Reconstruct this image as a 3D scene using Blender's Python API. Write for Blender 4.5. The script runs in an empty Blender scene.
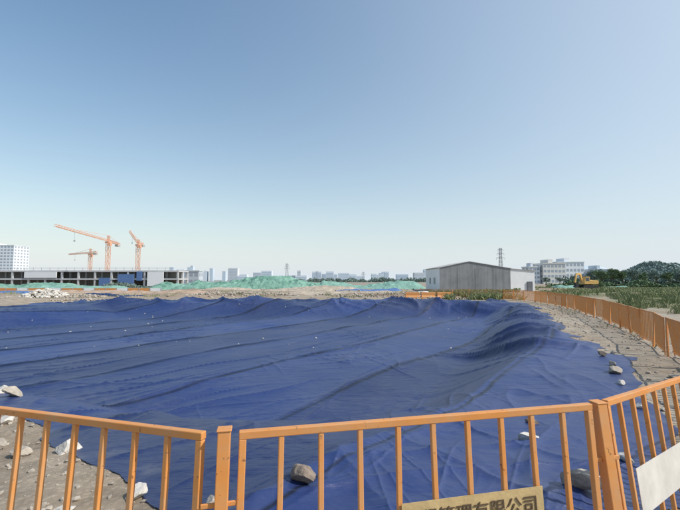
import bpy, bmesh, math, random
import numpy as np
from mathutils import Vector, Matrix
random.seed(7); rng=np.random.default_rng(7)
scene=bpy.context.scene
COL=scene.collection

# ------------------------------------------------------------------ noise
_perm=np.random.default_rng(3).permutation(512)
_perm=np.concatenate([_perm,_perm,_perm])
_ang=np.random.default_rng(5).uniform(0,2*np.pi,512)
_gx=np.cos(_ang); _gy=np.sin(_ang)
def pn(x,y):
    x=np.asarray(x,float); y=np.asarray(y,float)
    xi=np.floor(x).astype(int); yi=np.floor(y).astype(int)
    xf=x-xi; yf=y-yi
    u=xf*xf*xf*(xf*(xf*6-15)+10); v=yf*yf*yf*(yf*(yf*6-15)+10)
    def g(ix,iy,dx,dy):
        h=_perm[(_perm[ix&511]+iy)&511]
        return _gx[h]*dx+_gy[h]*dy
    a=g(xi,yi,xf,yf); b=g(xi+1,yi,xf-1,yf)
    c=g(xi,yi+1,xf,yf-1); d=g(xi+1,yi+1,xf-1,yf-1)
    return (a+(b-a)*u+((c+(d-c)*u)-(a+(b-a)*u))*v)*1.5
def pr(u,v):
    """stretched noise without lattice zeros; u = slow axis, v = fast axis"""
    return .85*pn(u+.23*v+.31,v+.17)+.70*pn(u*1.31-.19*v+7.7,v*1.23+3.13)+.12
def fbm(x,y,o=4):
    s=0;a=1.
    for i in range(o):
        s=s+a*pn(x*2**i+17.3*i,y*2**i-9.1*i); a*=.5
    return s
def sst(a,b,x):
    t=np.clip((x-a)/(b-a),0,1); return t*t*(3-2*t)
def polysd(x,y,poly):
    """signed distance, positive inside"""
    x=np.asarray(x,float); y=np.asarray(y,float)
    d=np.full(x.shape,1e18); ins=np.zeros(x.shape,bool)
    n=len(poly)
    for i in range(n):
        ax,ay=poly[i]; bx,by=poly[(i+1)%n]
        ex,ey=bx-ax,by-ay
        t=np.clip(((x-ax)*ex+(y-ay)*ey)/(ex*ex+ey*ey),0,1)
        d=np.minimum(d,(x-ax-t*ex)**2+(y-ay-t*ey)**2)
        if ay!=by:
            c=((ay>y)!=(by>y))&(x<(bx-ax)*(y-ay)/(by-ay)+ax)
            ins^=c
    d=np.sqrt(d)
    return np.where(ins,d,-d)

PIT=[(-1.5,6.2),(2.5,7.2),(4.8,10.5),(7.2,15),(9.3,20),(13.2,29),(16.5,39),(12,43),(-8,44),(-25,42),(-27,30),(-25,12),(-8,8.5)]
TARP=[(-1.3,3.35),(-0.3,2.5),(1.2,2.7),(3.3,3.7),(4.7,5.3),(6.3,8.6),(8.5,12),(10.4,18),(14.2,28),(18.6,39),(18.2,46),(5,48),(-10,48.5),(-30,47),(-31,38),(-29,27),(-36,20),(-34,9.5),(-6.9,8.3),(-4.5,6.1),(-2.7,4.5)]

def H0(x,y):
    r=np.hypot(x,y-0.5)
    z=0.5*(1-sst(2.6,9.0,r))
    sd=polysd(x,y,PIT)+0.4*pn(x*.25,y*.25)
    wslope=3.0+4.0*sst(26,38,y)*(1-sst(2,12,x))
    z=z-1.10*sst(0,1,(sd+.2)/(wslope+.2))
    z=z+0.10*fbm(x*.10,y*.10,2)*sst(0,4,sd)
    b=np.exp(-((y-(44.5+0.06*x))/2.6)**2)*sst(-40,-33,x)*(1-sst(10,18,x))
    z=z+b*np.where(x<-5,.26+0.60*pn(x*.16+3,y*.05),.10+.22*pn(x*.16+3,y*.05))
    z=z+0.18*np.exp(-((sd+0.8)/1.2)**2)*sst(14,22,y)*(x>0)*(0.7+pn(x*.4,y*.4))
    out=sst(50,60,y)*(1-sst(150,260,r))
    z=z+out*(0.35*fbm(x*.07,y*.09,4)+0.15)
    z=z+0.03*fbm(x*.7,y*.7,3)*(1-sst(0,1,sd))
    return z
def tarp_in(x,y):
    return polysd(x,y,TARP)+0.30*fbm(x*.45+5,y*.45,3)*np.clip(np.hypot(x,y)/6,.35,2)
def Hg(x,y):
    return H0(x,y)-0.22*sst(0.12,0.8,tarp_in(x,y)) + 0.012*fbm(x*5,y*5,2)

def ridge(n,p): return np.power(np.clip(1-np.abs(n),0,1),p)
NX,NY=0.82,-0.572
SW=4.6
def seams(x,y):
    s=x*NX+y*NY+0.35*pn(x*.10,y*.10)+0.05*pn(x*.9,y*.9)+2.6
    k=np.floor(s/SW); f=s-k*SW
    return k,f
def Ht(x,y):
    z=H0(x,y)
    wx=x+0.35*pn(x*.23,y*.23+9); wy=y+0.35*pn(x*.23+31,y*.23)
    def rot(a): 
        c,s=math.cos(a),math.sin(a); return wx*c+wy*s,-wx*s+wy*c
    w=0
    R_=np.hypot(x,y)
    near=1-sst(8,17,R_)
    for (ang,fa,fb,amp,pw,ga,off,nr_) in [(55,.06,.50,.075,9,.11,0,0),(47,.08,.70,.050,9,.15,50,0),(72,.08,.60,.050,9,.14,90,0),(20,.09,.6,.038,9,.16,130,0),(115,.11,.7,.032,10,.18,170,0),
          (60,.16,1.5,.020,8,.3,210,1),(30,.18,1.7,.016,8,.35,250,1),(98,.2,1.8,.014,8,.4,290,1),(50,.4,4.1,.006,8,.5,330,1),(132,.5,4.4,.005,8,.5,370,1)]:
        a,b=rot(math.radians(ang))
        w=w+amp*(near if nr_ else 1)*ridge(pr(a*fa+off,b*fb+off)*1.9,pw)*sst(-.15,.5,pn(x*ga+off+.3,y*ga-off+.4))
    w=w+0.025*fbm(x*.35,y*.35,2)
    w=w+0.003*near*fbm(wx*4.3,wy*4.9,2)
    sd=polysd(x,y,PIT)
    bank=np.exp(-((sd-0.7)/2.3)**2)
    rb=sst(10,16,y)*(x>0)
    q=x*.46+y*.40+.9*pn(x*.22,y*.22)
    w=w+bank*rb*(0.30*ridge(pr(y*.05+x*.03,q*.60)*1.5,5)*sst(-.4,.4,pn(x*.2+8,y*.2))+.08*ridge(pr(y*.1-x*.05,q*1.1+9)*1.6,6))
    w=w+bank*(1-rb)*(y<30)*0.04*ridge(pr(y*.20,x*.7)*1.6,7)
    far=np.exp(-((y-44)/3.6)**2)*(x<18)
    gate=sst(-.35,.4,pn(x*.11+50,y*.1))
    w=w+far*(.25+.75*gate)*(0.40*ridge(pr(y*.12,x*.19+y*.06+2)*1.4,4)+.18*ridge(pr(y*.2,x*.5-y*.2)*1.4,5))-far*.10
    k,f=seams(x,y)
    e=np.minimum(f,SW-f)
    sv=.4+.8*sst(-.5,.5,pn(x*.25+3,y*.25))
    w=w+sv*(0.05*np.exp(-(e/0.14)**2)+0.045*np.exp(-(e/0.55)**2))
    ti=tarp_in(x,y)
    w=w*sst(0.0,0.5,ti)
    return z+0.012+np.maximum(w,-0.06)

# ------------------------------------------------------------------ mesh helpers
def mesh_np(name,V,F,mats=(),smooth=True,attrs=None,link=True,parent=None,fm=None):
    me=bpy.data.meshes.new(name)
    V=np.asarray(V,np.float32); F=np.asarray(F,np.int32)
    n=F.shape[1]
    me.vertices.add(len(V)); me.vertices.foreach_set('co',V.ravel())
    me.loops.add(F.size); me.loops.foreach_set('vertex_index',F.ravel())
    me.polygons.add(len(F)); me.polygons.foreach_set('loop_start',np.arange(0,F.size,n,dtype=np.int32))
    me.polygons.foreach_set('loop_total',np.full(len(F),n,np.int32))
    me.update(calc_edges=True)
    me.polygons.foreach_set('use_smooth',np.full(len(F),smooth))
    if fm is not None: me.polygons.foreach_set('material_index',np.asarray(fm,np.int32))
    for m in mats: me.materials.append(m)
    if attrs:
        for k,v in attrs.items():
            v=np.asarray(v,np.float32)
            if v.ndim==1:
                a=me.attributes.new(k,'FLOAT','POINT'); a.data.foreach_set('value',v)
            else:
                a=me.attributes.new(k,'FLOAT_COLOR','POINT')
                vv=np.ones((len(v),4),np.float32); vv[:,:3]=v
                a.data.foreach_set('color',vv.ravel())
    o=bpy.data.objects.new(name,me); COL.objects.link(o)
    if parent: o.parent=parent
    return o
def empty(name,loc=(0,0,0)):
    e=bpy.data.objects.new(name,None); e.location=loc; COL.objects.link(e); e.empty_display_size=.3; return e
class MB:
    def __init__(s): s.v=[]; s.f=[]; s.m=[]
    def beam(s,p0,p1,w,h=None,mi=0,up=(0,0,1)):
        h=h or w
        p0=Vector(p0);p1=Vector(p1);d=(p1-p0).normalized();up=Vector(up)
        if abs(d.dot(up))>.99: up=Vector((1,0,0)) if abs(d.x)<.9 else Vector((0,1,0))
        a=d.cross(up).normalized(); b=a.cross(d).normalized()
        n=len(s.v)
        for p in (p0,p1):
            for i,j in ((-1,-1),(1,-1),(1,1),(-1,1)):
                s.v.append(tuple(p+a*(i*w/2)+b*(j*h/2)))
        for q in ((0,1,2,3),(7,6,5,4),(0,4,5,1),(1,5,6,2),(2,6,7,3),(3,7,4,0)):
            s.f.append(tuple(n+i for i in q)); s.m.append(mi)
    def box(s,x0,x1,y0,y1,z0,z1,mi=0):
        n=len(s.v)
        for z in (z0,z1):
            for x,y in ((x0,y0),(x1,y0),(x1,y1),(x0,y1)): s.v.append((x,y,z))
        for q in ((3,2,1,0),(4,5,6,7),(0,1,5,4),(1,2,6,5),(2,3,7,6),(3,0,4,7)):
            s.f.append(tuple(n+i for i in q)); s.m.append(mi)
    def cyl(s,p0,p1,r0,r1=None,n=10,mi=0):
        r1=r0 if r1 is None else r1
        p0=Vector(p0);p1=Vector(p1);d=(p1-p0).normalized()
        up=Vector((0,0,1)) if abs(d.z)<.95 else Vector((1,0,0))
        a=d.cross(up).normalized();b=a.cross(d)
        k=len(s.v)
        for p,r in ((p0,r0),(p1,r1)):
            for i in range(n):
                t=2*math.pi*i/n; s.v.append(tuple(p+a*math.cos(t)*r+b*math.sin(t)*r))
        for i in range(n):
            j=(i+1)%n; s.f.append((k+i,k+j,k+n+j,k+n+i)); s.m.append(mi)
        s.f.append(tuple(k+i for i in range(n))[::-1]); s.m.append(mi)
        s.f.append(tuple(k+n+i for i in range(n))); s.m.append(mi)
    def prism(s,prof,axis_vec,mi=0):
        n=len(s.v);k=len(prof);a=Vector(axis_vec)
        s.v+=[tuple(p) for p in prof]; s.v+=[tuple(Vector(p)+a) for p in prof]
        s.f.append(tuple(range(n,n+k))[::-1]); s.m.append(mi)
        s.f.append(tuple(range(n+k,n+2*k))); s.m.append(mi)
        for i in range(k):
            j=(i+1)%k; s.f.append((n+i,n+j,n+k+j,n+k+i)); s.m.append(mi)
    def make(s,name,mats,parent=None,bevel=0,smooth=False):
        me=bpy.data.meshes.new(name); me.from_pydata(s.v,[],s.f)
        for m in mats: me.materials.append(m)
        me.polygons.foreach_set('material_index',s.m)
        bm=bmesh.new(); bm.from_mesh(me); bmesh.ops.recalc_face_normals(bm,faces=bm.faces); bm.to_mesh(me); bm.free()
        if smooth: me.polygons.foreach_set('use_smooth',[True]*len(me.polygons))
        o=bpy.data.objects.new(name,me); COL.objects.link(o)
        if parent: o.parent=parent
        if bevel:
            b=o.modifiers.new('bevel','BEVEL'); b.width=bevel; b.segments=2; b.limit_method='ANGLE'
        return o

# ------------------------------------------------------------------ materials
def newmat(name):
    m=bpy.data.materials.new(name); m.use_nodes=True
    nt=m.node_tree; return m,nt,nt.nodes['Principled BSDF']
def N(nt,t,**k):
    n=nt.nodes.new(t)
    for a,b in k.items(): setattr(n,a,b)
    return n
def mat(name,c,rough=.8,var=.25,scale=3.,bump=0.,bscale=None,metal=0,c2=None,spec=.5,bdist=.02):
    m,nt,p=newmat(name); L=nt.links
    geo=N(nt,'ShaderNodeNewGeometry')
    no=N(nt,'ShaderNodeTexNoise'); no.inputs['Scale'].default_value=scale; no.inputs['Detail'].default_value=6; no.inputs['Roughness'].default_value=.65
    L.new(geo.outputs['Position'],no.inputs['Vector'])
    mr=N(nt,'ShaderNodeMapRange'); mr.inputs[1].default_value=.3; mr.inputs[2].default_value=.7
    L.new(no.outputs['Fac'],mr.inputs[0])
    mx=N(nt,'ShaderNodeMix',data_type='RGBA')
    a=[max(0,v*(1-var)) for v in c]; b=list(c2) if c2 else [min(1,v*(1+var)) for v in c]
    mx.inputs[6].default_value=(*a,1); mx.inputs[7].default_value=(*b,1)
    L.new(mr.outputs[0],mx.inputs[0]); L.new(mx.outputs[2],p.inputs['Base Color'])
    p.inputs['Roughness'].default_value=rough; p.inputs['Metallic'].default_value=metal
    p.inputs['Specular IOR Level'].default_value=spec
    if bump:
        n2=N(nt,'ShaderNodeTexNoise'); n2.inputs['Scale'].default_value=bscale or scale*4; n2.inputs['Detail'].default_value=5
        L.new(geo.outputs['Position'],n2.inputs['Vector'])
        bp=N(nt,'ShaderNodeBump'); bp.inputs['Strength'].default_value=bump; bp.inputs['Distance'].default_value=bdist
        L.new(n2.outputs['Fac'],bp.inputs['Height']); L.new(bp.outputs[0],p.inputs['Normal'])
    return m

M_dirtgravel=mat('rock_concrete',(.39,.34,.28),.95,.35,7,.5,40)
M_rockdark=mat('rock_brown',(.24,.19,.15),.95,.4,9,.6,40)
M_rockwhite=mat('rock_pale',(.58,.54,.48),.95,.25,7,.6,30)
M_pebble=mat('pebble',(.50,.48,.44),.9,.3,2,0)
M_conc=mat('concrete',(.42,.41,.39),.9,.2,.4)
M_concd=mat('concrete_dark',(.19,.195,.21),.9,.3,.3)
M_white=mat('white_paint',(.80,.80,.79),.6,.06,1.5)
M_crane=mat('hazy_crane_orange_paint',(.74,.40,.25),.5,.1,1)  # orange paint paled in its base colour to imitate distance haze
M_glass=mat('window_glass',(.10,.12,.15),.25,.2,.5)
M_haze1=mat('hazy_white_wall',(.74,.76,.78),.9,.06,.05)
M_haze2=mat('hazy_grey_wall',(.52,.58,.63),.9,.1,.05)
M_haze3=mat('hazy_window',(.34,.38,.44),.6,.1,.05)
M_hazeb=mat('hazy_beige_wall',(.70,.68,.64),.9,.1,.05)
M_roofblue=mat('blue_roof',(.09,.17,.36),.6,.1,.5)
M_net=mat('green_dust_net',(.10,.28,.20),.85,.35,.35,.8,1.2,c2=(.27,.46,.36),bdist=.5)
M_net2=mat('teal_dust_net',(.20,.36,.29),.85,.2,.5,.8,1.2,bdist=.4)
M_bark=mat('bark',(.09,.07,.05),.95,.3,4)
M_steel=mat('galvanised_steel',(.38,.40,.42),.6,.1,1)
M_exc=mat('excavator_yellow',(.68,.42,.13),.5,.1,1)
M_blk=mat('black_rubber',(.04,.04,.04),.8,.2,2)

def leafmat(name,c,c2):
    m,nt,p=newmat(name); L=nt.links
    geo=N(nt,'ShaderNodeNewGeometry')
    ri=N(nt,'ShaderNodeMix',data_type='RGBA'); ri.inputs[6].default_value=(*c,1); ri.inputs[7].default_value=(*c2,1)
    L.new(geo.outputs['Random Per Island'],ri.inputs[0]); L.new(ri.outputs[2],p.inputs['Base Color'])
    p.inputs['Roughness'].default_value=.7; p.inputs['Specular IOR Level'].default_value=.2
    return m
M_leaf=leafmat('tree_leaves',(.07,.12,.06),(.15,.21,.11))  # leaf greens lightened to imitate haze over the distant trees
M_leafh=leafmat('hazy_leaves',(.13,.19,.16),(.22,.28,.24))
M_grass=leafmat('wild_grass',(.14,.19,.08),(.34,.34,.18))

def orange_paint():
    m,nt,p=newmat('orange_painted_steel'); L=nt.links
    geo=N(nt,'ShaderNodeNewGeometry')
    n1=N(nt,'ShaderNodeTexNoise'); n1.inputs['Scale'].default_value=6; n1.inputs['Detail'].default_value=6
    n2=N(nt,'ShaderNodeTexNoise'); n2.inputs['Scale'].default_value=38; n2.inputs['Detail'].default_value=4
    for n in (n1,n2): L.new(geo.outputs['Position'],n.inputs['Vector'])
    m1=N(nt,'ShaderNodeMix',data_type='RGBA'); m1.inputs[6].default_value=(.60,.21,.040,1); m1.inputs[7].default_value=(.72,.32,.09,1)
    L.new(n1.outputs['Fac'],m1.inputs[0])
    mr=N(nt,'ShaderNodeMapRange'); mr.inputs[1].default_value=.66; mr.inputs[2].default_value=.70; mr.inputs[4].default_value=.75
    L.new(n2.outputs['Fac'],mr.inputs[0])
    m2=N(nt,'ShaderNodeMix',data_type='RGBA'); m2.inputs[7].default_value=(.16,.07,.03,1)
    L.new(mr.outputs[0],m2.inputs[0]); L.new(m1.outputs[2],m2.inputs[6])
    mr2=N(nt,'ShaderNodeMapRange'); mr2.inputs[1].default_value=.42; mr2.inputs[2].default_value=.75; mr2.inputs[4].default_value=.65
    n3=N(nt,'ShaderNodeTexNoise'); n3.inputs['Scale'].default_value=3.5; n3.inputs['Detail'].default_value=9; n3.inputs['Roughness'].default_value=.7
    L.new(geo.outputs['Position'],n3.inputs['Vector']); L.new(n3.outputs['Fac'],mr2.inputs[0])
    m3=N(nt,'ShaderNodeMix',data_type='RGBA'); m3.inputs[7].default_value=(.48,.34,.21,1)
    L.new(mr2.outputs[0],m3.inputs[0]); L.new(m2.outputs[2],m3.inputs[6]); L.new(m3.outputs[2],p.inputs['Base Color'])
    p.inputs['Roughness'].default_value=.5
    bp=N(nt,'ShaderNodeBump'); bp.inputs['Strength'].default_value=.3; bp.inputs['Distance'].default_value=.002
    L.new(n2.outputs['Fac'],bp.inputs['Height']); L.new(bp.outputs[0],p.inputs['Normal'])
    return m
M_orange=orange_paint()

def tarp_mat():
    m,nt,p=newmat('blue_tarpaulin'); L=nt.links
    geo=N(nt,'ShaderNodeNewGeometry')
    at=N(nt,'ShaderNodeAttribute'); at.attribute_name='tone'
    ad=N(nt,'ShaderNodeAttribute'); ad.attribute_name='dust'
    se=N(nt,'ShaderNodeAttribute'); se.attribute_name='seam'
    m1=N(nt,'ShaderNodeMix',data_type='RGBA'); m1.inputs[6].default_value=(.012,.024,.090,1); m1.inputs[7].default_value=(.023,.046,.162,1)
    L.new(at.outputs['Fac'],m1.inputs[0])
    n1=N(nt,'ShaderNodeTexNoise'); n1.inputs['Scale'].default_value=4; n1.inputs['Detail'].default_value=6; n1.inputs['Roughness'].default_value=.7
    L.new(geo.outputs['Position'],n1.inputs['Vector'])
    ml=N(nt,'ShaderNodeMath',operation='MULTIPLY'); mr=N(nt,'ShaderNodeMapRange'); mr.inputs[1].default_value=.35; mr.inputs[2].default_value=.75; 
    L.new(n1.outputs['Fac'],mr.inputs[0]); L.new(mr.outputs[0],ml.inputs[0]); L.new(ad.outputs['Fac'],ml.inputs[1])
    m2=N(nt,'ShaderNodeMix',data_type='RGBA'); m2.inputs[7].default_value=(.15,.155,.18,1)
    L.new(ml.outputs[0],m2.inputs[0]); L.new(m1.outputs[2],m2.inputs[6])
    m3=N(nt,'ShaderNodeMix',data_type='RGBA'); m3.inputs[7].default_value=(.004,.007,.020,1)
    L.new(se.outputs['Fac'],m3.inputs[0]); L.new(m2.outputs[2],m3.inputs[6]); L.new(m3.outputs[2],p.inputs['Base Color'])
    p.inputs['Roughness'].default_value=.42; p.inputs['Specular IOR Level'].default_value=.5
    mp=N(nt,'ShaderNodeMapping'); mp.inputs['Rotation'].default_value=(0,0,-.95); mp.inputs['Scale'].default_value=(.5,2.0,1)
    L.new(geo.outputs['Position'],mp.inputs['Vector'])
    n2=N(nt,'ShaderNodeTexNoise'); n2.inputs['Scale'].default_value=2.2; n2.inputs['Detail'].default_value=5; n2.inputs['Roughness'].default_value=.55; n2.inputs['Distortion'].default_value=.7
    L.new(mp.outputs[0],n2.inputs['Vector'])
    n3=N(nt,'ShaderNodeTexNoise'); n3.inputs['Scale'].default_value=60; n3.inputs['Detail'].default_value=2
    L.new(geo.outputs['Position'],n3.inputs['Vector'])
    b1=N(nt,'ShaderNodeBump'); b1.inputs['Strength'].default_value=.5; b1.inputs['Distance'].default_value=.07
    L.new(n2.outputs['Fac'],b1.inputs['Height'])
    b2=N(nt,'ShaderNodeBump'); b2.inputs['Strength'].default_value=.25; b2.inputs['Distance'].default_value=.004
    L.new(n3.outputs['Fac'],b2.inputs['Height']); L.new(b1.outputs[0],b2.inputs['Normal']); L.new(b2.outputs[0],p.inputs['Normal'])
    return m
M_tarp=tarp_mat()

def ground_mat():
    m,nt,p=newmat('dirt_ground'); L=nt.links
    geo=N(nt,'ShaderNodeNewGeometry')
    at=N(nt,'ShaderNodeAttribute'); at.attribute_name='gcol'
    n1=N(nt,'ShaderNodeTexNoise'); n1.inputs['Scale'].default_value=2.2; n1.inputs['Detail'].default_value=10; n1.inputs['Roughness'].default_value=.75
    n2=N(nt,'ShaderNodeTexVoronoi'); n2.inputs['Scale'].default_value=16
    for n in (n1,n2): L.new(geo.outputs['Position'],n.inputs['Vector'])
    mr=N(nt,'ShaderNodeMapRange'); mr.inputs[1].default_value=.3; mr.inputs[2].default_value=.7; mr.inputs[3].default_value=.62; mr.inputs[4].default_value=1.3
    L.new(n1.outputs['Fac'],mr.inputs[0])
    mr2=N(nt,'ShaderNodeMapRange'); mr2.inputs[1].default_value=0; mr2.inputs[2].default_value=.5; mr2.inputs[3].default_value=1.15; mr2.inputs[4].default_value=.8
    L.new(n2.outputs['Distance'],mr2.inputs[0])
    mm=N(nt,'ShaderNodeMath',operation='MULTIPLY'); L.new(mr.outputs[0],mm.inputs[0]); L.new(mr2.outputs[0],mm.inputs[1])
    vm=N(nt,'ShaderNodeVectorMath',operation='SCALE'); L.new(at.outputs['Color'],vm.inputs[0]); L.new(mm.outputs[0],vm.inputs['Scale'])
    L.new(vm.outputs[0],p.inputs['Base Color']); p.inputs['Roughness'].default_value=.97; p.inputs['Specular IOR Level'].default_value=.2
    b=N(nt,'ShaderNodeBump'); b.inputs['Strength'].default_value=.7; b.inputs['Distance'].default_value=.05
    L.new(n1.outputs['Fac'],b.inputs['Height']); L.new(b.outputs[0],p.inputs['Normal'])
    return m
M_ground=ground_mat()

# ------------------------------------------------------------------ ground
na=840; nr=400
th=np.linspace(0,2*np.pi,na,endpoint=False)
rr=np.concatenate([[0.0],np.geomspace(.6,90,nr-60),np.geomspace(95,7000,59)])
R,T=np.meshgrid(rr,th,indexing='ij'); X=(R*np.sin(T)).ravel(); Y=(R*np.cos(T)).ravel()
Z=Hg(X,Y)
i=np.arange(len(rr)-1)[:,None]*na; j=np.arange(na)[None,:]
F=np.stack([i+j,i+na+j,i+na+(j+1)%na,i+(j+1)%na],-1).reshape(-1,4)[:,::-1]
c_near=np.array([.37,.295,.215]); c_gray=np.array([.43,.37,.295]); c_red=np.array([.38,.275,.20]); c_grass=np.array([.19,.21,.09]); c_far_haze=np.array([.36,.38,.35])
f1=np.clip(.5+fbm(X*.25,Y*.25,4)*.8,0,1)[:,None]
C=c_near*(1-f1)+c_gray*f1
red=(sst(48,56,Y)*np.clip(.30+fbm(X*.06,Y*.10,4)*1.3,0,1))[:,None]; C=C*(1-red)+c_red*red
gr=(sst(26,40,Y)*sst(-2,12,X-Y*.5-2+6*pn(X*.08,Y*.08))*np.clip(.65+fbm(X*.1,Y*.1,3),0,1))[:,None]; C=C*(1-gr)+c_grass*gr
fr=sst(140,600,np.hypot(X,Y))[:,None]; C=C*(1-fr)+c_far_haze*fr  # aerial haze painted into the ground colour, paler with distance
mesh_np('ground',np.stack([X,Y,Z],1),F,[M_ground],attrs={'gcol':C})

# ------------------------------------------------------------------ tarpaulin
na=1150; nr=700
th=np.radians(np.linspace(-84,66,na)); rr=np.geomspace(2.2,60,nr)
R,T=np.meshgrid(rr,th,indexing='ij'); X=(R*np.sin(T)).ravel(); Y=(R*np.cos(T)).ravel()
ti=tarp_in(X,Y)
i=np.arange(nr-1)[:,None]*na; j=np.arange(na-1)[None,:]
F=np.stack([i+j,i+j+1,i+na+j+1,i+na+j],-1).reshape(-1,4)
F=F[(ti[F]>0).all(1)]
used=np.unique(F); remap=np.full(len(X),-1); remap[used]=np.arange(len(used)); F=remap[F]; X=X[used];Y=Y[used]
Z=Ht(X,Y)
k,f=seams(X,Y)
wid=np.clip(np.hypot(X,Y)*.0050,.022,.13)
seam=np.exp(-((f-.17)/wid)**2)*1.0*np.clip(.85+.5*pn(X*.5,Y*.5),0,1)
tone=np.clip(.45+.35*np.sin(k*2.4+1)+.3*fbm(X*.15,Y*.15,3),0,1)
dust=np.clip(.30+.5*fbm(X*.3+9,Y*.3,4),0,1)*.45
dust=np.maximum(dust,.9*(1-sst(0,.9,ti[used]))*np.clip(.3+fbm(X*1.5,Y*1.5,3),0,1))
mesh_np('blue_tarpaulin',np.stack([X,Y,Z],1),F,[M_tarp],attrs={'seam':seam,'tone':tone,'dust':dust})

def gz(x,y):
    x=np.atleast_1d(np.asarray(x,float)); y=np.atleast_1d(np.asarray(y,float))
    return np.where(tarp_in(x,y)>0.05,Ht(x,y),Hg(x,y))

# ------------------------------------------------------------------ rocks
def ico(sub):
    bm=bmesh.new(); bmesh.ops.create_icosphere(bm,subdivisions=sub,radius=1)
    v=np.array([q.co[:] for q in bm.verts]); f=np.array([[q.index for q in p.verts] for p in bm.faces]); bm.free(); return v,f
I1=ico(1);I2=ico(2);I4=ico(4)
def rockshape(base,seed,cuts=13):
    r=np.random.default_rng(seed); v=base[0].copy()
    for _ in range(cuts):
        n=r.normal(size=3); n/=np.linalg.norm(n); d=r.uniform(.38,.75)
        s=v@n; v-=np.outer(np.clip(s-d,0,None),n)
    v+=(.05*pn(v[:,0]*4+seed,v[:,1]*4+v[:,2]*3)+.03*pn(v[:,0]*11+seed,v[:,1]*11+v[:,2]*9))[:,None]*v
    v/=np.abs(v).max(0).mean()
    return v
def rock(name,x,y,s,seed,m,flat=.65,sub=I4):
    r=np.random.default_rng(seed+100)
    v=rockshape(sub,seed)*np.array([1,r.uniform(.65,.9),flat])*s/2
    a=r.uniform(0,6.28); c,t=math.cos(a),math.sin(a); v=v@np.array([[c,t,0],[-t,c,0],[0,0,1]])
    z=float(gz(x,y)[0]); o=mesh_np(name,v,sub[1],[m],smooth=False); o.location=(x,y,z+s*flat*.28)
    o.rotation_euler=(r.uniform(-.3,.3),r.uniform(-.3,.3),0); return o
def scatter(name,xs,ys,ss,m,sub=I1,flat=.6,zoff=.15,extra=None):
    Vs=[];Fs=[];n=0; shapes=[rockshape(sub,900+q,6) for q in range(8)]
    zs=gz(xs,ys) if extra is None else gz(xs,ys)+extra
    for q,(x,y,s,z) in enumerate(zip(xs,ys,ss,zs)):
        v=shapes[q%8]*np.array([1,rng.uniform(.6,1),flat*rng.uniform(.7,1.2)])*s/2
        a=rng.uniform(0,6.28);c,t=math.cos(a),math.sin(a); v=v@np.array([[c,t,0],[-t,c,0],[0,0,1]])
        Vs.append(v+np.array([x,y,z+s*zoff])); Fs.append(sub[1]+n); n+=len(v)
    return mesh_np(name,np.concatenate(Vs),np.concatenate(Fs),[m],smooth=False)
for (x,y,s,m,fl) in [(-6.75,8.4,.46,M_dirtgravel,.55),(-3.35,5.1,.36,M_rockwhite,.6),(-1.83,3.72,.24,M_rockwhite,.65),(-.30,3.75,.27,M_rockdark,.85),
    (2.22,3.85,.34,M_dirtgravel,.75),(2.45,5.35,.22,M_rockwhite,.7),(7.05,10.5,.5,M_dirtgravel,.6),(6.5,9.4,.25,M_rockwhite,.6),(8.2,12.7,.35,M_rockdark,.6),
    (-2.35,3.5,.2,M_rockwhite,.6),(-3.9,5.0,.26,M_dirtgravel,.6),(-4.6,5.5,.3,M_dirtgravel,.6),(-5.6,6.9,.4,M_rockwhite,.5),(3.0,6.4,.2,M_rockdark,.6),(-1.05,3.45,.16,M_dirtgravel,.6),(4.2,4.9,.22,M_dirtgravel,.6),(3.2,4.6,.2,M_rockwhite,.6),
    (-7.4,8.9,.35,M_rockwhite,.5),(7.6,11.3,.28,M_dirtgravel,.6),(5.6,7.6,.22,M_rockwhite,.6)]:
    rock('rock',x,y,s,int(abs(x*100+y*10)),m,fl)
xs=[];ys=[]
while len(xs)<60:
    y=20+rng.random()**.8*25; x=rng.uniform(-24,12)
    if polysd(np.array([x]),np.array([y]),PIT)[0]>-.5 and tarp_in(np.array([x]),np.array([y]))[0]>.3:
        if pn(x*.2,y*.2)>-.1 : xs.append(x);ys.append(y)
xs=np.array(xs);ys=np.array(ys)
scatter('weighting_stones',xs,ys,.06+.12*rng.random(len(xs))**2,M_pebble,I2)
xs=rng.uniform(-9,0,9000); ys=rng.uniform(1.5,10,9000); k=(tarp_in(xs,ys)<0.0); xs=xs[k][:2600]; ys=ys[k][:2600]
x2=rng.uniform(4,20,9000); y2=rng.uniform(6,42,9000); k=(tarp_in(x2,y2)<-.05)&(tarp_in(x2,y2)>-4); x2=x2[k][:1800]; y2=y2[k][:1800]
s1=.012+.08*rng.random(len(xs))**4; s2=.03+.16*rng.random(len(x2))**4
scatter('gravel',np.concatenate([xs,x2]),np.concatenate([ys,y2]),np.concatenate([s1,s2]),M_dirtgravel,I1)
def pile(name,cx,cy,rx,ry,h,n,smin,smax,m):
    a=rng.uniform(0,6.28,n); r=np.sqrt(rng.random(n)); x=cx+np.cos(a)*r*rx; y=cy+np.sin(a)*r*ry
    scatter(name,x,y,smin+(smax-smin)*rng.random(n)**2,m,I1,.7,0,extra=h*(1-r**1.5)*(.6+.4*rng.random(n)))
pile('rubble_pile',-41,56,3.4,2.2,1.2,460,.15,.8,M_rockwhite)
pile('rubble_pile',-36,56,3.5,2,.5,200,.15,.6,M_dirtgravel)
pile('rubble_pile',-31,47,3.0,4,.15,260,.1,.4,M_dirtgravel)
pile('rubble_pile',-14,60,9,3,.5,300,.15,.7,M_dirtgravel)
pile('rubble_pile',6,58,10,3,.4,300,.15,.6,M_dirtgravel)
pile('rubble_pile',12,50.5,5,1.5,.3,160,.15,.5,M_dirtgravel)
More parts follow.
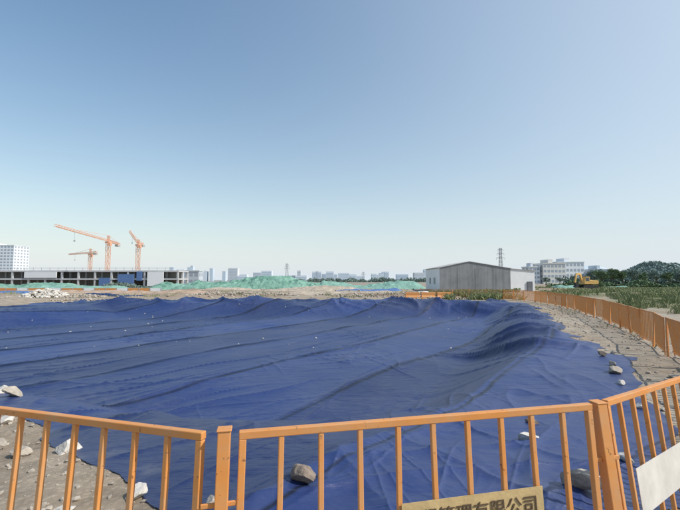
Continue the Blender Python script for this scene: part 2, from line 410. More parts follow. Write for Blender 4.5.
n=1400; xs=rng.uniform(-75,40,n); ys=rng.uniform(50,100,n); scatter('scattered_rubble',xs,ys,.1+.6*rng.random(n)**3,M_dirtgravel,I1)

# ------------------------------------------------------------------ fence
fence=empty('orange_safety_fence')
def hz(x,y): return float(H0(np.array([x]),np.array([y]))[0])
def panel(a,b,lean=(0,0),detail=True,gap=.192,rw=.035,top=1.205,bw=.025):
    mb=MB(); za=hz(*a); zb=hz(*b)
    A=Vector((a[0],a[1],za)); B=Vector((b[0],b[1],zb)); Ln=Vector((lean[0],lean[1],0)); L=(B-A).length
    def P(t,h): return A.lerp(B,t)+Vector((0,0,h))+Ln*(1-h/1.2)
    mb.beam(P(0,top),P(1,top),rw,rw)
    mb.beam(P(0,.14),P(1,.14),rw,rw)
    n=max(2,round(L/gap)); jr=random.Random(int(a[0]*100)+int(b[1]*31))
    for q in range(n+1):
        t=q/n; w=rw-.003 if q in(0,n) else bw
        if q==0: t=.017/L
        if q==n: t=1-.017/L
        dj=jr.uniform(-.004,.004)/L if 0<q<n else 0
        mb.beam(P(t+dj,.02 if q in (0,n) else .14+rw/2+.0005),P(t-dj,top-rw/2-.0005),w,w,up=(B-A).normalized())
    return mb.make('fence_panel',[M_orange],fence,bevel=.004 if detail else 0),P,L
def post(x,y,lean=(0,0),h=1.22,w=.055,detail=True):
    mb=MB(); z=hz(x,y)
    mb.beam((x+lean[0],y+lean[1],z-.1),(x,y,z+h),w,w,up=(1,0.2,0))
    mb.beam((x,y,z+h+.0005),(x,y,z+h+.008),w+.01,w+.01,up=(1,0.2,0))
    mb.beam((x+lean[0],y+lean[1],z+.0),(x+lean[0],y+lean[1],z+.012),.16,.16,up=(1,.2,0))
    for hh in (.3,.93):
        p=Vector((x+lean[0]*(1-hh/1.2),y+lean[1]*(1-hh/1.2),z+hh))
        mb.beam(p-Vector((.085,.02,0)),p+Vector((.085,.02,0)),.010,.022)
    mb.make('fence_post',[M_orange],fence,bevel=.004 if detail else 0)
pA=(-.455,1.85); pB=(1.39,2.27)
_,P1,L1=panel(pA,pB,(.0,-.13))
_,P0,L0=panel((-.61,1.84),(-2.44,2.44),(0,-.13))
post(-.515,1.83,(0,-.13),h=1.235)
post(1.445,2.29,(.06,-.15),w=.06)
_,P2,L2=panel((1.51,2.33),(3.08,3.46),(.07,-.12))
post(-2.52,2.46,(0,-.1))
left=[(-2.6,2.5),(-4.3,3.2),(-6.1,3.9),(-7.8,4.7),(-9.6,5.4),(-11.4,6.2),(-13.2,7.0)]
for a,b in zip(left[:-1],left[1:]):
    panel((a[0]-.08,a[1]+.03),b,(0,-.05)); post(b[0]-.04,b[1]+.015)
path=[(3.12,3.50),(4.7,4.6),(6.4,6.0),(7.7,7.8),(8.55,9.6),(9.55,11.4),(11.3,14.4),(13.3,18.6),(15.7,24),(18.1,30.5),(20.1,37),(21.4,44),(20.3,50),(9,52.6)]
dense=[]
for (a,b) in zip(path[:-1],path[1:]):
    for q in range(40): dense.append((a[0]+(b[0]-a[0])*q/40,a[1]+(b[1]-a[1])*q/40))
last=dense[0]; pts=[last]
for d in dense:
    if math.hypot(d[0]-last[0],d[1]-last[1])>=1.98: pts.append(d); last=d
for q,(a,b) in enumerate(zip(pts[:-1],pts[1:])):
    d=Vector((b[0]-a[0],b[1]-a[1])).normalized()*.06
    near=q<8
    jit=(random.uniform(-.12,.12),random.uniform(-.12,.12)); a2=(a[0]+random.uniform(-.08,.08),a[1]+random.uniform(-.08,.08))
    panel((a2[0]+d.x,a2[1]+d.y),(b[0]-d.x,b[1]-d.y),jit,near,gap=.16,bw=.030)
    post(a[0],a[1],jit,detail=near)

def sign(P,L,s0,s1,h0,h1,m,name='sign_board'):
    a=P(s0/L,h0);b=P(s1/L,h0);c=P(s1/L,h1);d=P(s0/L,h1)
    nrm=(b-a).cross(d-a).normalized()
    if nrm.dot(Vector((0,0,2.4))-a)<0: nrm=-nrm
    off=nrm*.020
    mb=MB(); mb.prism([a+off,b+off,c+off,d+off],nrm*.003)
    mb.make(name,[m],fence,bevel=0)
    return a,b,d,nrm
M_cream=mat('cream_sign_paint',(.50,.36,.17),.55,.25,5,.2,30)
M_whites=mat('white_sign_paint',(.60,.57,.52),.5,.15,5)
M_ink=mat('dark_sign_ink',(.09,.055,.03),.6,.1,5)
a,b,d,nrm=sign(P1,L1,.76,1.53,.56,.845,M_cream)
sign(P2,L2,.22,1.30,.56,.815,M_whites)
try:
    cu=bpy.data.curves.new('sign_text','FONT'); cu.body='工程管理有限公司'; cu.size=.092; cu.extrude=.0012; cu.align_x='RIGHT'
    to=bpy.data.objects.new('sign_text',cu); COL.objects.link(to); to.parent=fence
    ex=(b-a).normalized(); ez=nrm.cross(ex).normalized()
    rot=Matrix((ex,ez,nrm)).transposed().to_4x4()
    loc=b+nrm*.0275-ex*.03+ez*.176
    to.matrix_world=Matrix.Translation(loc)@rot
    cu.materials.append(M_ink)
except Exception as e: print('text',e)

# ------------------------------------------------------------------ warehouse
def warehouse():
    e=empty('warehouse')
    x0,x1,y0,y1=19.5,33.2,78,90.7; ze,zp=4.75,5.95; xm=25.2
    m=mat('grey_rendered_wall',(.27,.275,.28),.95,.14,.6,.3,8)
    nt=m.node_tree; L=nt.links; p=nt.nodes['Principled BSDF']
    geo=N(nt,'ShaderNodeNewGeometry'); mp=N(nt,'ShaderNodeMapping'); mp.inputs['Scale'].default_value=(2.2,2.2,.12); L.new(geo.outputs['Position'],mp.inputs['Vector'])
    no=N(nt,'ShaderNodeTexNoise'); no.inputs['Scale'].default_value=1; no.inputs['Detail'].default_value=6; L.new(mp.outputs[0],no.inputs['Vector'])
    mr=N(nt,'ShaderNodeMapRange'); mr.inputs[1].default_value=.35;mr.inputs[2].default_value=.7;mr.inputs[3].default_value=.82;mr.inputs[4].default_value=1.1; L.new(no.outputs['Fac'],mr.inputs[0])
    src=p.inputs['Base Color'].links[0].from_socket
    vm=N(nt,'ShaderNodeVectorMath',operation='SCALE'); L.new(src,vm.inputs[0]); L.new(mr.outputs[0],vm.inputs['Scale']); L.new(vm.outputs[0],p.inputs['Base Color'])
    mb=MB(); mb.prism([(x0,y0,-.3),(x1,y0,-.3),(x1,y0,ze-.15),(xm,y0,zp),(x0,y0,ze)],(0,.3,0)); mb.make('gable_wall',[m],e)
    mb=MB(); mb.box(x0-.01,x0+.25,y0+.301,y1,-.3,ze-.02); mb.box(x1-.25,x1,y0+.301,y1,-.3,ze-.2)
    mb.prism([(x0,y1,-.3),(x1,y1,-.3),(x1,y1,ze-.15),(xm,y1,zp),(x0,y1,ze)],(0,.3,0)); mb.make('side_wall',[M_white],e)
    mb=MB()
    mb.prism([(x0-.25,y0-.12,ze+.0),(xm,y0-.12,zp+.02),(xm,y0-.12,zp+.12),(x0-.25,y0-.12,ze+.1)],(0,y1-y0+.6,0))
    mb.prism([(xm+.002,y0-.12,zp+.02),(x1+.2,y0-.12,ze-.14),(x1+.2,y0-.12,ze-.04),(xm+.002,y0-.12,zp+.12)],(0,y1-y0+.6,0))
    mb.make('roof',[M_conc],e)
    mb=MB()
    for x in (22.9,26.3,29.8): mb.box(x-.02,x+.02,y0-.02,y0-.003,-.3,ze-.1)
    mb.make('wall_joint',[M_concd],e)
    mb=MB(); mb.prism([(x1+.01,y0+.2,-.3),(38.2,y0+.6,-.3),(38.2,y0+.6,4.15),(x1+.01,y0+.2,4.55)],(0,9,0)); mb.make('annex_wall',[M_white],e)
    mb=MB(); mb.prism([(x1+.01,y0+.05,4.56),(38.35,y0+.45,4.16),(38.35,y0+.45,4.28),(x1+.01,y0+.05,4.68)],(0,9.3,0)); mb.make('annex_roof',[M_conc],e)
    mb=MB(); mb.box(36.6,37.6,y0+.25,y0+.45,0,2.1); mb.make('annex_door',[M_concd],e)
    mb=MB(); mb.box(x0-.06,x0-.015,82,83.4,1.6,2.9);mb.box(x0-.06,x0-.015,86,87.4,1.6,2.9); mb.make('side_window',[M_glass],e)
warehouse()

# ------------------------------------------------------------------ cranes
def lattice(mb,p0,p1,w,seg,t,tri=False):
    p0=Vector(p0);p1=Vector(p1);d=(p1-p0);L=d.length;d.normalize()
    up=Vector((0,0,1)) if abs(d.z)<.9 else Vector((0,1,0))
    a=d.cross(up).normalized();b=a.cross(d).normalized()
    cs=[(-.5,-.5),(.5,-.5),(.5,.5),(-.5,.5)] if not tri else [(-.5,-.4),(.5,-.4),(0,.6)]
    n=max(2,int(L/seg)); k=len(cs)
    for (u,v) in cs: mb.beam(p0+a*u*w+b*v*w,p1+a*u*w+b*v*w,t)
    for q in range(n):
        s0=p0+d*(L*q/n);s1=p0+d*(L*(q+1)/n)
        for c in range(k):
            u,v=cs[c];u2,v2=cs[(c+1)%k]
            mb.beam(s0+a*u*w+b*v*w,s1+a*u2*w+b*v2*w,t*.6)
            mb.beam(s1+a*u*w+b*v*w,s1+a*u2*w+b*v2*w,t*.6)
def crane(x,y,h,tip,ctip,luff=False):
    e=empty('tower_crane')
    mb=MB(); lattice(mb,(x,y,0),(x,y,h),1.25,2.2,.14); mb.make('mast',[M_crane],e)
    mb=MB(); mb.box(x-.9,x+.9,y-.9,y+.9,h+.01,h+.6); mb.box(x+.7,x+1.8,y-1.8,y-.5,h-1.1,h-.02); mb.make('slewing_unit_and_cab',[M_crane],e)
    mb=MB(); top=Vector((x,y,h+1))
    t=Vector(tip);c=Vector(ctip)
    lattice(mb,top,t,.7,2,.12,True); mb.make('jib',[M_crane],e)
    mb=MB(); lattice(mb,top,c,.75,2,.13); mb.make('counter_jib',[M_crane],e)
    mb=MB(); cc=c.lerp(top,.15); mb.box(cc.x-.7,cc.x+.7,cc.y-1.0,cc.y+1.0,cc.z-1.3,cc.z-.5); mb.make('counterweight',[M_conc],e)
    mb=MB(); apex=Vector((x,y,h+(3.0 if not luff else 2.6))); lattice(mb,top,apex,.7,1.5,.12)
    mb.beam(apex,top.lerp(t,.65)+Vector((0,0,.6)),.08); mb.beam(apex,top.lerp(c,.9)+Vector((0,0,.5)),.08)
    mb.make('apex_and_tie_bars',[M_crane],e)
    mb=MB(); hk=top.lerp(t,.7); mb.beam(hk,hk-Vector((0,0,3)),.05); mb.box(hk.x-.2,hk.x+.2,hk.y-.2,hk.y+.2,hk.z-3.5,hk.z-3); mb.make('hook',[M_steel],e)
crane(-93,160,17.2,(-84.5,118,18.6),(-97.5,176,18.2))
crane(-125,200,15.0,(-148,218,16.4),(-119,195,16.0))
crane(-86,170,17.0,(-83.5,158,21.8),(-87,176,18.3),True)

# ------------------------------------------------------------------ buildings
def frame_building(name,x0,x1,y0,y1,z1,fl,bay,wallm):
    e=empty(name); mb=MB(); st=z1/fl
    for q in range(1,fl+1): mb.box(x0,x1,y0,y1,q*st-.55,q*st)
    mb.make('floor_slab',[wallm],e)
    mb=MB(); n=int((x1-x0)/bay)
    for q in range(n+1):
        x=x0+.4+(x1-x0-.8)*q/n
        for yy in (y0+.4,(y0+y1)/2,y1-.4):
            for k in range(fl): mb.box(x-.3,x+.3,yy-.3,yy+.3,k*st-.3 if k==0 else k*st+.001,(k+1)*st-.551)
    mb.make('column',[wallm],e)
    mb=MB(); mb.box(x0+2,x1-2,y1-1.5,y1-1.2,-.2,z1-.56); mb.make('inner_wall',[M_conc],e)
    return e
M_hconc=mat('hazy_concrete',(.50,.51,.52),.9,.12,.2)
b1=frame_building('unfinished_concrete_building',-142,-60.5,150,160,6.0,2,6,M_hconc)
mb=MB()
for q in range(26):
    x=-140+q*3.1; mb.beam((x,150.3,6.01),(x,150.3,7.1),.10)
mb.beam((-140,150.3,7.0),(-62,150.3,7.0),.08); mb.beam((-140,150.3,6.6),(-62,150.3,6.6),.06); mb.make('edge_scaffold',[M_steel],b1)
mb=MB(); mb.box(-83,-77,149.6,149.95,-.2,4.6); mb.box(-76,-74,149.6,149.95,2.2,5.6); mb.box(-90,-86,149.6,149.95,.2,3.2); mb.make('blue_safety_screen',[M_roofblue],b1)
mb=MB(); mb.box(-118,-106,149.6,149.95,3.2,5.4); mb.box(-72,-66,149.6,149.95,-.2,5.4); mb.make('infill_wall',[M_haze1],b1)
def block(name,x0,x1,y0,y1,z1,fl,cols,wallm,winm):
    e=empty(name); st=z1/fl
    mb=MB(); mb.box(x0,x1,y0,y1,-1,z1); mb.make('walls',[wallm],e)
    mb=MB(); bw=(x1-x0)/cols
    for k in range(fl):
        for c in range(cols):
            xx=x0+bw*(c+.5); mb.box(xx-bw*.32,xx+bw*.32,y0-.06,y0-.01,k*st+st*.30,k*st+st*.78)
    nc=max(2,int((y1-y0)/4)); bw=(y1-y0)/nc
    for k in range(fl):
        for c in range(nc):
            yy=y0+bw*(c+.5)
            for xs_ in ((x0-.06,x0-.01),(x1+.01,x1+.06)): mb.box(xs_[0],xs_[1],yy-bw*.25,yy+bw*.25,k*st+st*.30,k*st+st*.78)
    mb.make('windows',[winm],e)
    mb=MB(); mb.box(x0-.3,x1+.3,y0-.3,y1+.3,z1+.01,z1+.5); w=(x1-x0)
    mb.box(x0+w*.3,x0+w*.5,y0+2,y1-2,z1+.51,z1+2.8); mb.make('roof_and_stairhead',[wallm],e)
    return e
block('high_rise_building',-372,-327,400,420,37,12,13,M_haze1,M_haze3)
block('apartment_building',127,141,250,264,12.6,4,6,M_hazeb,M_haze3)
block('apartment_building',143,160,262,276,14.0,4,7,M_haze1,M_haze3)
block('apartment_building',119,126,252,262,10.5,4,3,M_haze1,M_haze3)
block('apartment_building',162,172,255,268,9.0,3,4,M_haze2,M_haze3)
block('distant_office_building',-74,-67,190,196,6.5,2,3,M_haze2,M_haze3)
mb=MB(); x=-560
while x<1500:
    w=random.uniform(8,28); y=random.uniform(850,1100)
    h=12+random.random()**1.8*18
    mi=random.choice([0,0,1,2]); mb.box(x,x+w,y,y+15,-2,h,mi)
    nf=int(h/3.4)
    for k in range(nf): mb.box(x+1,x+w-1,y-.3,y-.05,k*3.4+1.4,k*3.4+2.7,3)
    x+=w+random.uniform(-8,5)
for q in range(12):
    x=-370+q*14+random.uniform(-3,3)
    if random.random()<.6: h=random.uniform(20,30); mb.box(x,x+7,830,842,-2,h,random.choice([1,1,0]))
mb.make('distant_city_skyline',[mat('hazy_skyline_pale',(.66,.70,.74),.9,.05,.01),mat('hazy_skyline_blue',(.54,.61,.68),.9,.05,.01),mat('hazy_skyline_beige',(.62,.62,.62),.9,.05,.01),mat('hazy_skyline_window',(.50,.56,.64),.9,.05,.01)])  # distance haze is put into these pale wall and window colours
def pylon(x,y,h,w=3.5):
    mb=MB()
    legs=[(-1,-1),(1,-1),(1,1),(-1,1)]
    def c(i,t): 
        s=w/2*(1-t)+.35*t if t<.75 else w/2*.25+.35*.75; return Vector((x+legs[i][0]*s,y+legs[i][1]*s,h*t))
    n=9
    for q in range(n):
        for i in range(4):
            mb.beam(c(i,q/n),c(i,(q+1)/n),.18); mb.beam(c(i,q/n),c((i+1)%4,(q+1)/n),.10); mb.beam(c((i+1)%4,q/n),c(i,(q+1)/n),.10)
    for t,l in ((.72,2.6),(.84,2.2),(.95,1.6)):
        mb.beam((x-l,y,h*t),(x+l,y,h*t),.18); mb.beam((x-l,y,h*t),(x,y,h*t+.9),.12); mb.beam((x+l,y,h*t),(x,y,h*t+.9),.12)
        for s in(-1,1): mb.beam((x+s*l,y,h*t),(x+s*l,y,h*t-1.2),.12)
    mb.make('electricity_pylon',[M_steel])
pylon(100.5,250,22.5,2.8); pylon(-53,400,19,4)
for xx,yy,hh in ((-30,520,14),(28,480,12)): pylon(xx,yy,hh,3)

# ------------------------------------------------------------------ mounds
def mound(name,x0,x1,y0,y1,hmax,m,seed,nx=260,ny=60,rough=.25,low=.55):
    X,Y=np.meshgrid(np.linspace(x0,x1,nx),np.linspace(y0,y1,ny),indexing='ij'); X=X.ravel();Y=Y.ravel()
    u=(X-x0)/(x1-x0);v=(Y-y0)/(y1-y0)
    env=np.clip(np.sin(np.pi*v),0,1)**.7*sst(0,.12,u)*(1-sst(.85,1,u))
    z=hmax*env*np.clip(low+.6*pn(X*.09+seed,Y*.04+seed)+rough*np.abs(pn(X*.35+seed,Y*.3))+.08*fbm(X*.9,Y*.9,2),.02,1.1)
    Z=z+H0(X,Y)-.25
    i=np.arange(nx-1)[:,None]*ny;j=np.arange(ny-1)[None,:]
    F=np.stack([i+j,i+ny+j,i+ny+j+1,i+j+1],-1).reshape(-1,4)
    return mesh_np(name,np.stack([X,Y,Z],1),F,[m],smooth=True)
M_red=mat('red_dirt',(.40,.29,.21),.95,.3,.8,.6,3,bdist=.2); M_tan=mat('tan_dirt',(.42,.35,.27),.95,.3,.8,.6,3,bdist=.2)
mound('green_netted_mound',-48,-18,96,110,3.0,M_net,3,low=.6)
mound('green_netted_mound',-29,-2,97,112,3.2,M_net,8,low=.8)
mound('green_netted_mound',-8,24,100,116,2.2,M_net2,11,low=.7)
mound('green_netted_mound',-70,-44,80,92,1.5,M_net2,21,low=.6)
mound('green_netted_mound',-98,-68,100,112,1.7,M_net,31,low=.7)
mound('green_netted_mound',60,84,110,120,1.2,M_net2,33,low=.6)
mound('dirt_mound',-60,-20,66,74,.9,M_red,41,low=.55)
mound('dirt_mound',-95,-45,84,96,1.1,M_red,47,low=.4)
mound('dirt_mound',-12,30,64,72,.7,M_tan,51,low=.5)
mound('dirt_mound',-40,10,84,93,1.2,M_tan,57,low=.4)
mound('blue_tarp_heap',-2,13,76,82,1.2,M_roofblue,61,nx=90,ny=40)
mound('blue_tarp_heap',-40,-29,60,64,.7,M_tarp,71,nx=90,ny=40)
mound('blue_tarp_heap',-58,-46,62,66,.8,M_roofblue,75,nx=90,ny=40)
mound('white_sheet_heap',14,19,72,76,.8,M_white,81,nx=60,ny=30)
hb=empty('site_barrier')
mb=MB()
for q in range(22):
    x=-80+q*2.1; mb.box(x,x+1.9,76,76.1,.15,.85,q%3==0)
mb.make('barrier_board',[M_orange,M_white],hb)
mb=MB()
for q in range(23): mb.box(-80.15+q*2.1,-80.05+q*2.1,75.98,76.12,-.3,.95)
mb.make('barrier_post',[M_steel],hb)
def water_barrier(x,y,ang):
    mb=MB(); prof=[(-.9,-.25,0),(-.9,.25,0),(-.9,.22,.3),(-.9,.1,.45),(-.9,.09,.85),(-.9,-.09,.85),(-.9,-.1,.45),(-.9,-.22,.3)]
    mb.prism(prof,(1.8,0,0)); o=mb.make('water_filled_barrier',[M_orange],None,bevel=.03); o.location=(x,y,hz(x,y)); o.rotation_euler=(0,0,ang)
for q in range(3): water_barrier(9.2+q*2.0,51.0,0.05*q)

# ------------------------------------------------------------------ excavator
def excavator(x,y):
    e=empty('excavator'); z=hz(x,y)
    def B(name,fn,m,bev=.04):
        mb=MB(); fn(mb); o=mb.make(name,[m],e,bevel=bev); return o
    def tr(mb):
        for s in (-1.1,1.1):
            prof=[(x-1.9,y+s-.25,z+.35),(x-1.5,y+s-.25,z),(x+1.5,y+s-.25,z),(x+1.9,y+s-.25,z+.35),(x+1.9,y+s-.25,z+.6),(x+1.5,y+s-.25,z+.9),(x-1.5,y+s-.25,z+.9),(x-1.9,y+s-.25,z+.6)]
            mb.prism(prof,(0,.5,0))
    B('tracks',tr,M_blk)
    B('turntable',lambda mb:mb.cyl((x,y,z+.7),(x,y,z+1.1),.7,n=16),M_blk,0)
    def up(mb):
        mb.prism([(x-.3,y-1.3,z+1.1),(x+1.7,y-1.3,z+1.1),(x+1.8,y-1.3,z+1.9),(x+.8,y-1.3,z+2.1),(x-.3,y-1.3,z+2.0)],(0,2.6,0))
        mb.box(x-1.5,x-.31,y-.2,y+1.3,z+1.1,z+1.7)
    B('upper_body',up,M_exc)
    def cab(mb):
        mb.prism([(x-1.6,y-1.3,z+1.1),(x-.31,y-1.3,z+1.1),(x-.31,y-1.3,z+2.9),(x-1.3,y-1.3,z+2.9),(x-1.6,y-1.3,z+2.0)],(0,1.0,0))
    B('cab',cab,M_exc)
    def gl(mb): mb.box(x-1.3,x-.5,y-1.33,y-1.31,z+1.9,z+2.7); mb.box(x-1.2,x-.4,y-.29,y-.27,z+1.9,z+2.7)
    B('cab_glass',gl,M_glass,0)
    def boom(mb):
        mb.beam((x-1.2,y+.3,z+1.6),(x-1.9,y+.0,z+3.7),.35,.5); mb.beam((x-1.85,y+.0,z+3.6),(x-3.1,y-.4,z+3.5),.33,.42)
        mb.beam((x-3.0,y-.4,z+3.6),(x-3.5,y-.6,z+1.5),.28,.35)
    B('boom_and_arm',boom,M_exc)
    def cyl(mb): mb.cyl((x-1.7,y+.3,z+1.3),(x-1.95,y+.05,z+3.0),.09); mb.cyl((x-2.0,y-.05,z+3.95),(x-3.1,y-.4,z+3.8),.08)
    B('hydraulic_cylinders',cyl,M_steel,0)
    def bk(mb): mb.prism([(x-3.8,y-1.0,z+1.5),(x-3.3,y-1.0,z+1.5),(x-2.8,y-1.0,z+.8),(x-3.2,y-1.0,z+.3),(x-3.8,y-1.0,z+.5),(x-3.4,y-1.0,z+.85)],(0,.9,0))
    B('bucket',bk,M_blk)
    return e
excavator(60,97)

# ------------------------------------------------------------------ vegetation
def leafcloud(P,s):
    n=len(P); a=rng.normal(size=(n,3)); a/=np.linalg.norm(a,axis=1)[:,None]
    b=np.cross(a,rng.normal(size=(n,3))); b/=np.linalg.norm(b,axis=1)[:,None]
    s=np.asarray(s).reshape(-1,1)
    V=np.stack([P-a*s-b*s*.4,P+a*s-b*s*.5,P+a*s*.9+b*s*.5,P-a*s*.8+b*s*.45],1).reshape(-1,3)
    return V,np.arange(4*n).reshape(-1,4)
def tree(x,y,h,m=M_leaf,n=1500,w=.42):
    z=hz(x,y); e=empty('tree'); mb=MB()
    mb.cyl((x,y,z-.3),(x+.2,y,z+h*.45),h*.03,h*.018,8)
    pts=[]
    for q in range(6):
        a=random.uniform(0,6.28); t=Vector((x+math.cos(a)*h*w*.7,y+math.sin(a)*h*w*.7,z+h*random.uniform(.5,.85)))
        mb.cyl((x+.15,y,z+h*random.uniform(.25,.42)),t,h*.013,h*.004,6); pts.append((t,h*random.uniform(.13,.22)))
    pts.append((Vector((x,y,z+h*.85)),h*.17)); pts.append((Vector((x,y,z+h*.6)),h*.22))
    mb.make('trunk_and_limbs',[M_bark],e)
    P=[]
    for (c,r) in pts:
        k=n//len(pts); d=rng.normal(size=(k,3)); d/=np.linalg.norm(d,axis=1)[:,None]; d*=(r*rng.random(k)**.4)[:,None]*np.array([1.15,1.15,.8]); P.append(np.array(c)+d)
    P=np.concatenate(P); V,F=leafcloud(P,rng.uniform(.018,.045,len(P))*h); mesh_np('crown',V,F,[m],smooth=False,parent=e)
for (px,d,h) in [(592,170,6.6),(601,160,6.2),(611,165,7.2),(622,166,6.4),(633,172,6.8),(644,160,5.6),(655,170,6.2),(668,165,5.6),(681,170,7),(697,160,6),(559,185,3.8),(546,180,3.6),(575,185,4.6)]:
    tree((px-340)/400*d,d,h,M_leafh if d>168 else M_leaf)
def massif(name,fn,n,s,m):
    P=fn(n); V,F=leafcloud(P,rng.uniform(s*.5,s,len(P))); mesh_np(name,V,F,[m],smooth=False)
def band(x0,x1,y0,y1,hf):
    def fn(n):
        x=rng.uniform(x0,x1,n);y=rng.uniform(y0,y1,n);h=np.clip(hf*(.55+.7*pn(x*.12,y*.03)+.35*pn(x*.45,y*.1)),.3,None)
        return np.stack([x,y,rng.random(n)**.6*h],1)
    return fn
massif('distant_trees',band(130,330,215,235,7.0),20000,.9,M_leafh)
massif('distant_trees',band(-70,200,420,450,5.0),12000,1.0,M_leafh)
massif('distant_trees',band(66,200,122,130,2.6),12000,.4,M_leaf)
massif('hedge_bushes',band(44,62,70,74,1.0),4000,.14,M_grass)
massif('hedge_bushes',band(-75,-35,112,118,1.6),5000,.3,M_leafh)
massif('bush',band(21,33,73,75,1.0),2500,.14,M_grass)
def hill(cx,cy,rx,ry,h,seed,m):
    nx,ny=120,60
    X,Y=np.meshgrid(np.linspace(-1,1,nx),np.linspace(-1,1,ny),indexing='ij');X=X.ravel();Y=Y.ravel()
    r=np.hypot(X,Y); Z=h*(1-sst(0,1,r))*(1+.4*pn(X*3+seed,Y*3))-1
    i=np.arange(nx-1)[:,None]*ny;j=np.arange(ny-1)[None,:]
    F=np.stack([i+j,i+ny+j,i+ny+j+1,i+j+1],-1).reshape(-1,4)
    mesh_np('hill',np.stack([cx+X*rx,cy+Y*ry,Z],1),F,[m])
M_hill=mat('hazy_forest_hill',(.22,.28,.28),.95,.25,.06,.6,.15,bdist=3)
hill(420,520,95,60,23,3,M_hill); hill(530,560,120,60,30,5,M_hill); hill(900,1500,400,120,50,9,mat('hazy_far_hill',(.50,.57,.62),.95,.1,.02))  # farthest hill coloured pale blue to stand in for air haze
n=16000; u=rng.uniform(-1,1,n);v=rng.uniform(-1,1,n);k=np.hypot(u,v)<.85;u=u[k];v=v[k]
zz=23*(1-sst(0,1,np.hypot(u,v)))*(1+.4*pn(u*3+3,v*3))-1
V,F=leafcloud(np.stack([420+u*95,520+v*60,zz+rng.random(len(u))*3.0],1),rng.uniform(.9,1.8,len(u))); mesh_np('hill_trees',V,F,[leafmat('hazy_far_leaves',(.18,.25,.23),(.27,.33,.30))],smooth=False)  # hill foliage colour paled, haze painted in
def grass(name,xs,ys,hs,w,m):
    n=len(xs); z=Hg(xs,ys); a=rng.uniform(0,6.28,n); lx=rng.normal(0,.35,n)*hs; ly=rng.normal(0,.35,n)*hs
    dx=np.cos(a)*w;dy=np.sin(a)*w
    b=np.stack([xs,ys,z-.03],1)
    V=np.stack([b+np.stack([-dx,-dy,0*dx],1),b+np.stack([dx,dy,0*dx],1),
        b+np.stack([dx*.6+lx*.35,dy*.6+ly*.35,hs*.6],1),b+np.stack([lx-.1*dx,ly,hs],1)],1).reshape(-1,3)
    mesh_np(name,V,np.arange(4*n).reshape(-1,4),[m],smooth=False)
def gr_region(n,x0,x1,y0,y1,cond,dens=.0,freq=.15):
    x=rng.uniform(x0,x1,n);y=rng.uniform(y0,y1,n); k=cond(x,y)&(fbm(x*freq,y*freq,3)>dens); return x[k],y[k]
x,y=gr_region(80000,20,62,28,62,lambda x,y:(x>.66*y+1.2+1.5*pn(y*.2,x*.2))&(x<1.1*y),-.05); grass('wild_grass',x,y,rng.uniform(.2,1.0,len(x))*(.55+.9*pn(x*.35,y*.35)).clip(.12,1.2),.022,M_grass)
x,y=gr_region(50000,22,110,60,110,lambda x,y:x>.52*y-6,.0,.08); grass('wild_grass',x,y,rng.uniform(.2,.7,len(x)),.06,M_grass)
x,y=gr_region(9000,13,22,48,58,lambda x,y:x>0,-.1,.3); grass('wild_grass',x,y,rng.uniform(.3,.9,len(x)),.04,M_grass)
x,y=gr_region(9000,-60,20,54,75,lambda x,y:x<99,.35,.12); grass('wild_grass',x,y,rng.uniform(.2,.5,len(x)),.04,M_grass)
x,y=gr_region(5000,10,24,14,46,lambda x,y:(tarp_in(x,y)<-1.6)&(tarp_in(x,y)>-4.5),.15,.5); grass('wild_grass',x,y,rng.uniform(.08,.3,len(x)),.012,M_grass)

# ------------------------------------------------------------------ light, world, camera
SUN_AZ=math.radians(108); SUN_EL=math.radians(44)
s=Vector((math.sin(SUN_AZ)*math.cos(SUN_EL),math.cos(SUN_AZ)*math.cos(SUN_EL),math.sin(SUN_EL)))
w=bpy.data.worlds.new('World'); scene.world=w; w.use_nodes=True; nt=w.node_tree; L=nt.links
bg=nt.nodes['Background']; sky=nt.nodes.new('ShaderNodeTexSky'); sky.sky_type='NISHITA'; sky.sun_disc=False
sky.sun_elevation=SUN_EL; sky.sun_rotation=SUN_AZ; sky.air_density=1.5; sky.dust_density=.1; sky.ozone_density=1.8; sky.altitude=0
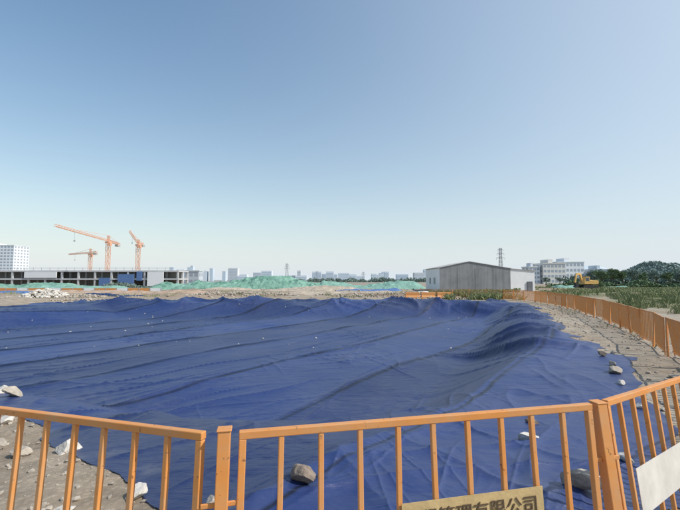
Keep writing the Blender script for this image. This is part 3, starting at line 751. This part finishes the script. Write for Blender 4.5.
# humid haze: pale layer that thickens toward the horizon and toward the sun
tc=N(nt,'ShaderNodeTexCoord'); nv=N(nt,'ShaderNodeVectorMath',operation='NORMALIZE'); L.new(tc.outputs['Generated'],nv.inputs[0])
sx=N(nt,'ShaderNodeSeparateXYZ'); L.new(nv.outputs[0],sx.inputs[0])
def M(op,a,b=None,clamp=False):
    n=N(nt,'ShaderNodeMath',operation=op); n.use_clamp=clamp
    for i,v in enumerate((a,b)):
        if v is None: continue
        if isinstance(v,(int,float)): n.inputs[i].default_value=v
        else: L.new(v,n.inputs[i])
    return n.outputs[0]
zc=M('MAXIMUM',sx.outputs['Z'],0.0)
hz1=M('MULTIPLY',M('EXPONENT',M('MULTIPLY',zc,-4.4)),.985)
dp=N(nt,'ShaderNodeVectorMath',operation='DOT_PRODUCT'); L.new(nv.outputs[0],dp.inputs[0]); dp.inputs[1].default_value=Vector((math.sin(math.radians(85))*.85,math.cos(math.radians(85))*.85,.4)).normalized()
glow=M('MULTIPLY',M('POWER',M('ADD',M('MULTIPLY',dp.outputs['Value'],.5),.5),4.0),.95)
fac=M('SUBTRACT',1.0,M('MULTIPLY',M('SUBTRACT',1.0,hz1),M('SUBTRACT',1.0,glow)),True)
mx=N(nt,'ShaderNodeMix',data_type='RGBA'); L.new(fac,mx.inputs[0])
STR=.13
hs=N(nt,'ShaderNodeHueSaturation'); hs.inputs['Saturation'].default_value=1.25; L.new(sky.outputs[0],hs.inputs['Color']); L.new(hs.outputs[0],mx.inputs[6])
mx.inputs[7].default_value=(.70/STR,.79/STR,.88/STR,1)
L.new(mx.outputs[2],bg.inputs[0]); bg.inputs[1].default_value=STR
ld=bpy.data.lights.new('sun','SUN'); ld.energy=4.4; ld.angle=math.radians(.5); ld.color=(1,.95,.87)
lo=bpy.data.objects.new('sun',ld); lo.rotation_euler=s.to_track_quat('Z','Y').to_euler(); COL.objects.link(lo)
cd=bpy.data.cameras.new('camera'); cd.sensor_width=36; cd.lens=36*400/680; cd.clip_end=12000; cd.clip_start=.05
co=bpy.data.objects.new('camera',cd); co.location=(0,0,2.4); co.rotation_euler=(math.radians(90+3.58),0,0); COL.objects.link(co); scene.camera=co
scene.view_settings.view_transform='Standard'; scene.view_settings.look='None'; scene.view_settings.exposure=0
print('faces',sum(len(o.data.polygons) for o in scene.objects if o.type=='MESH'))
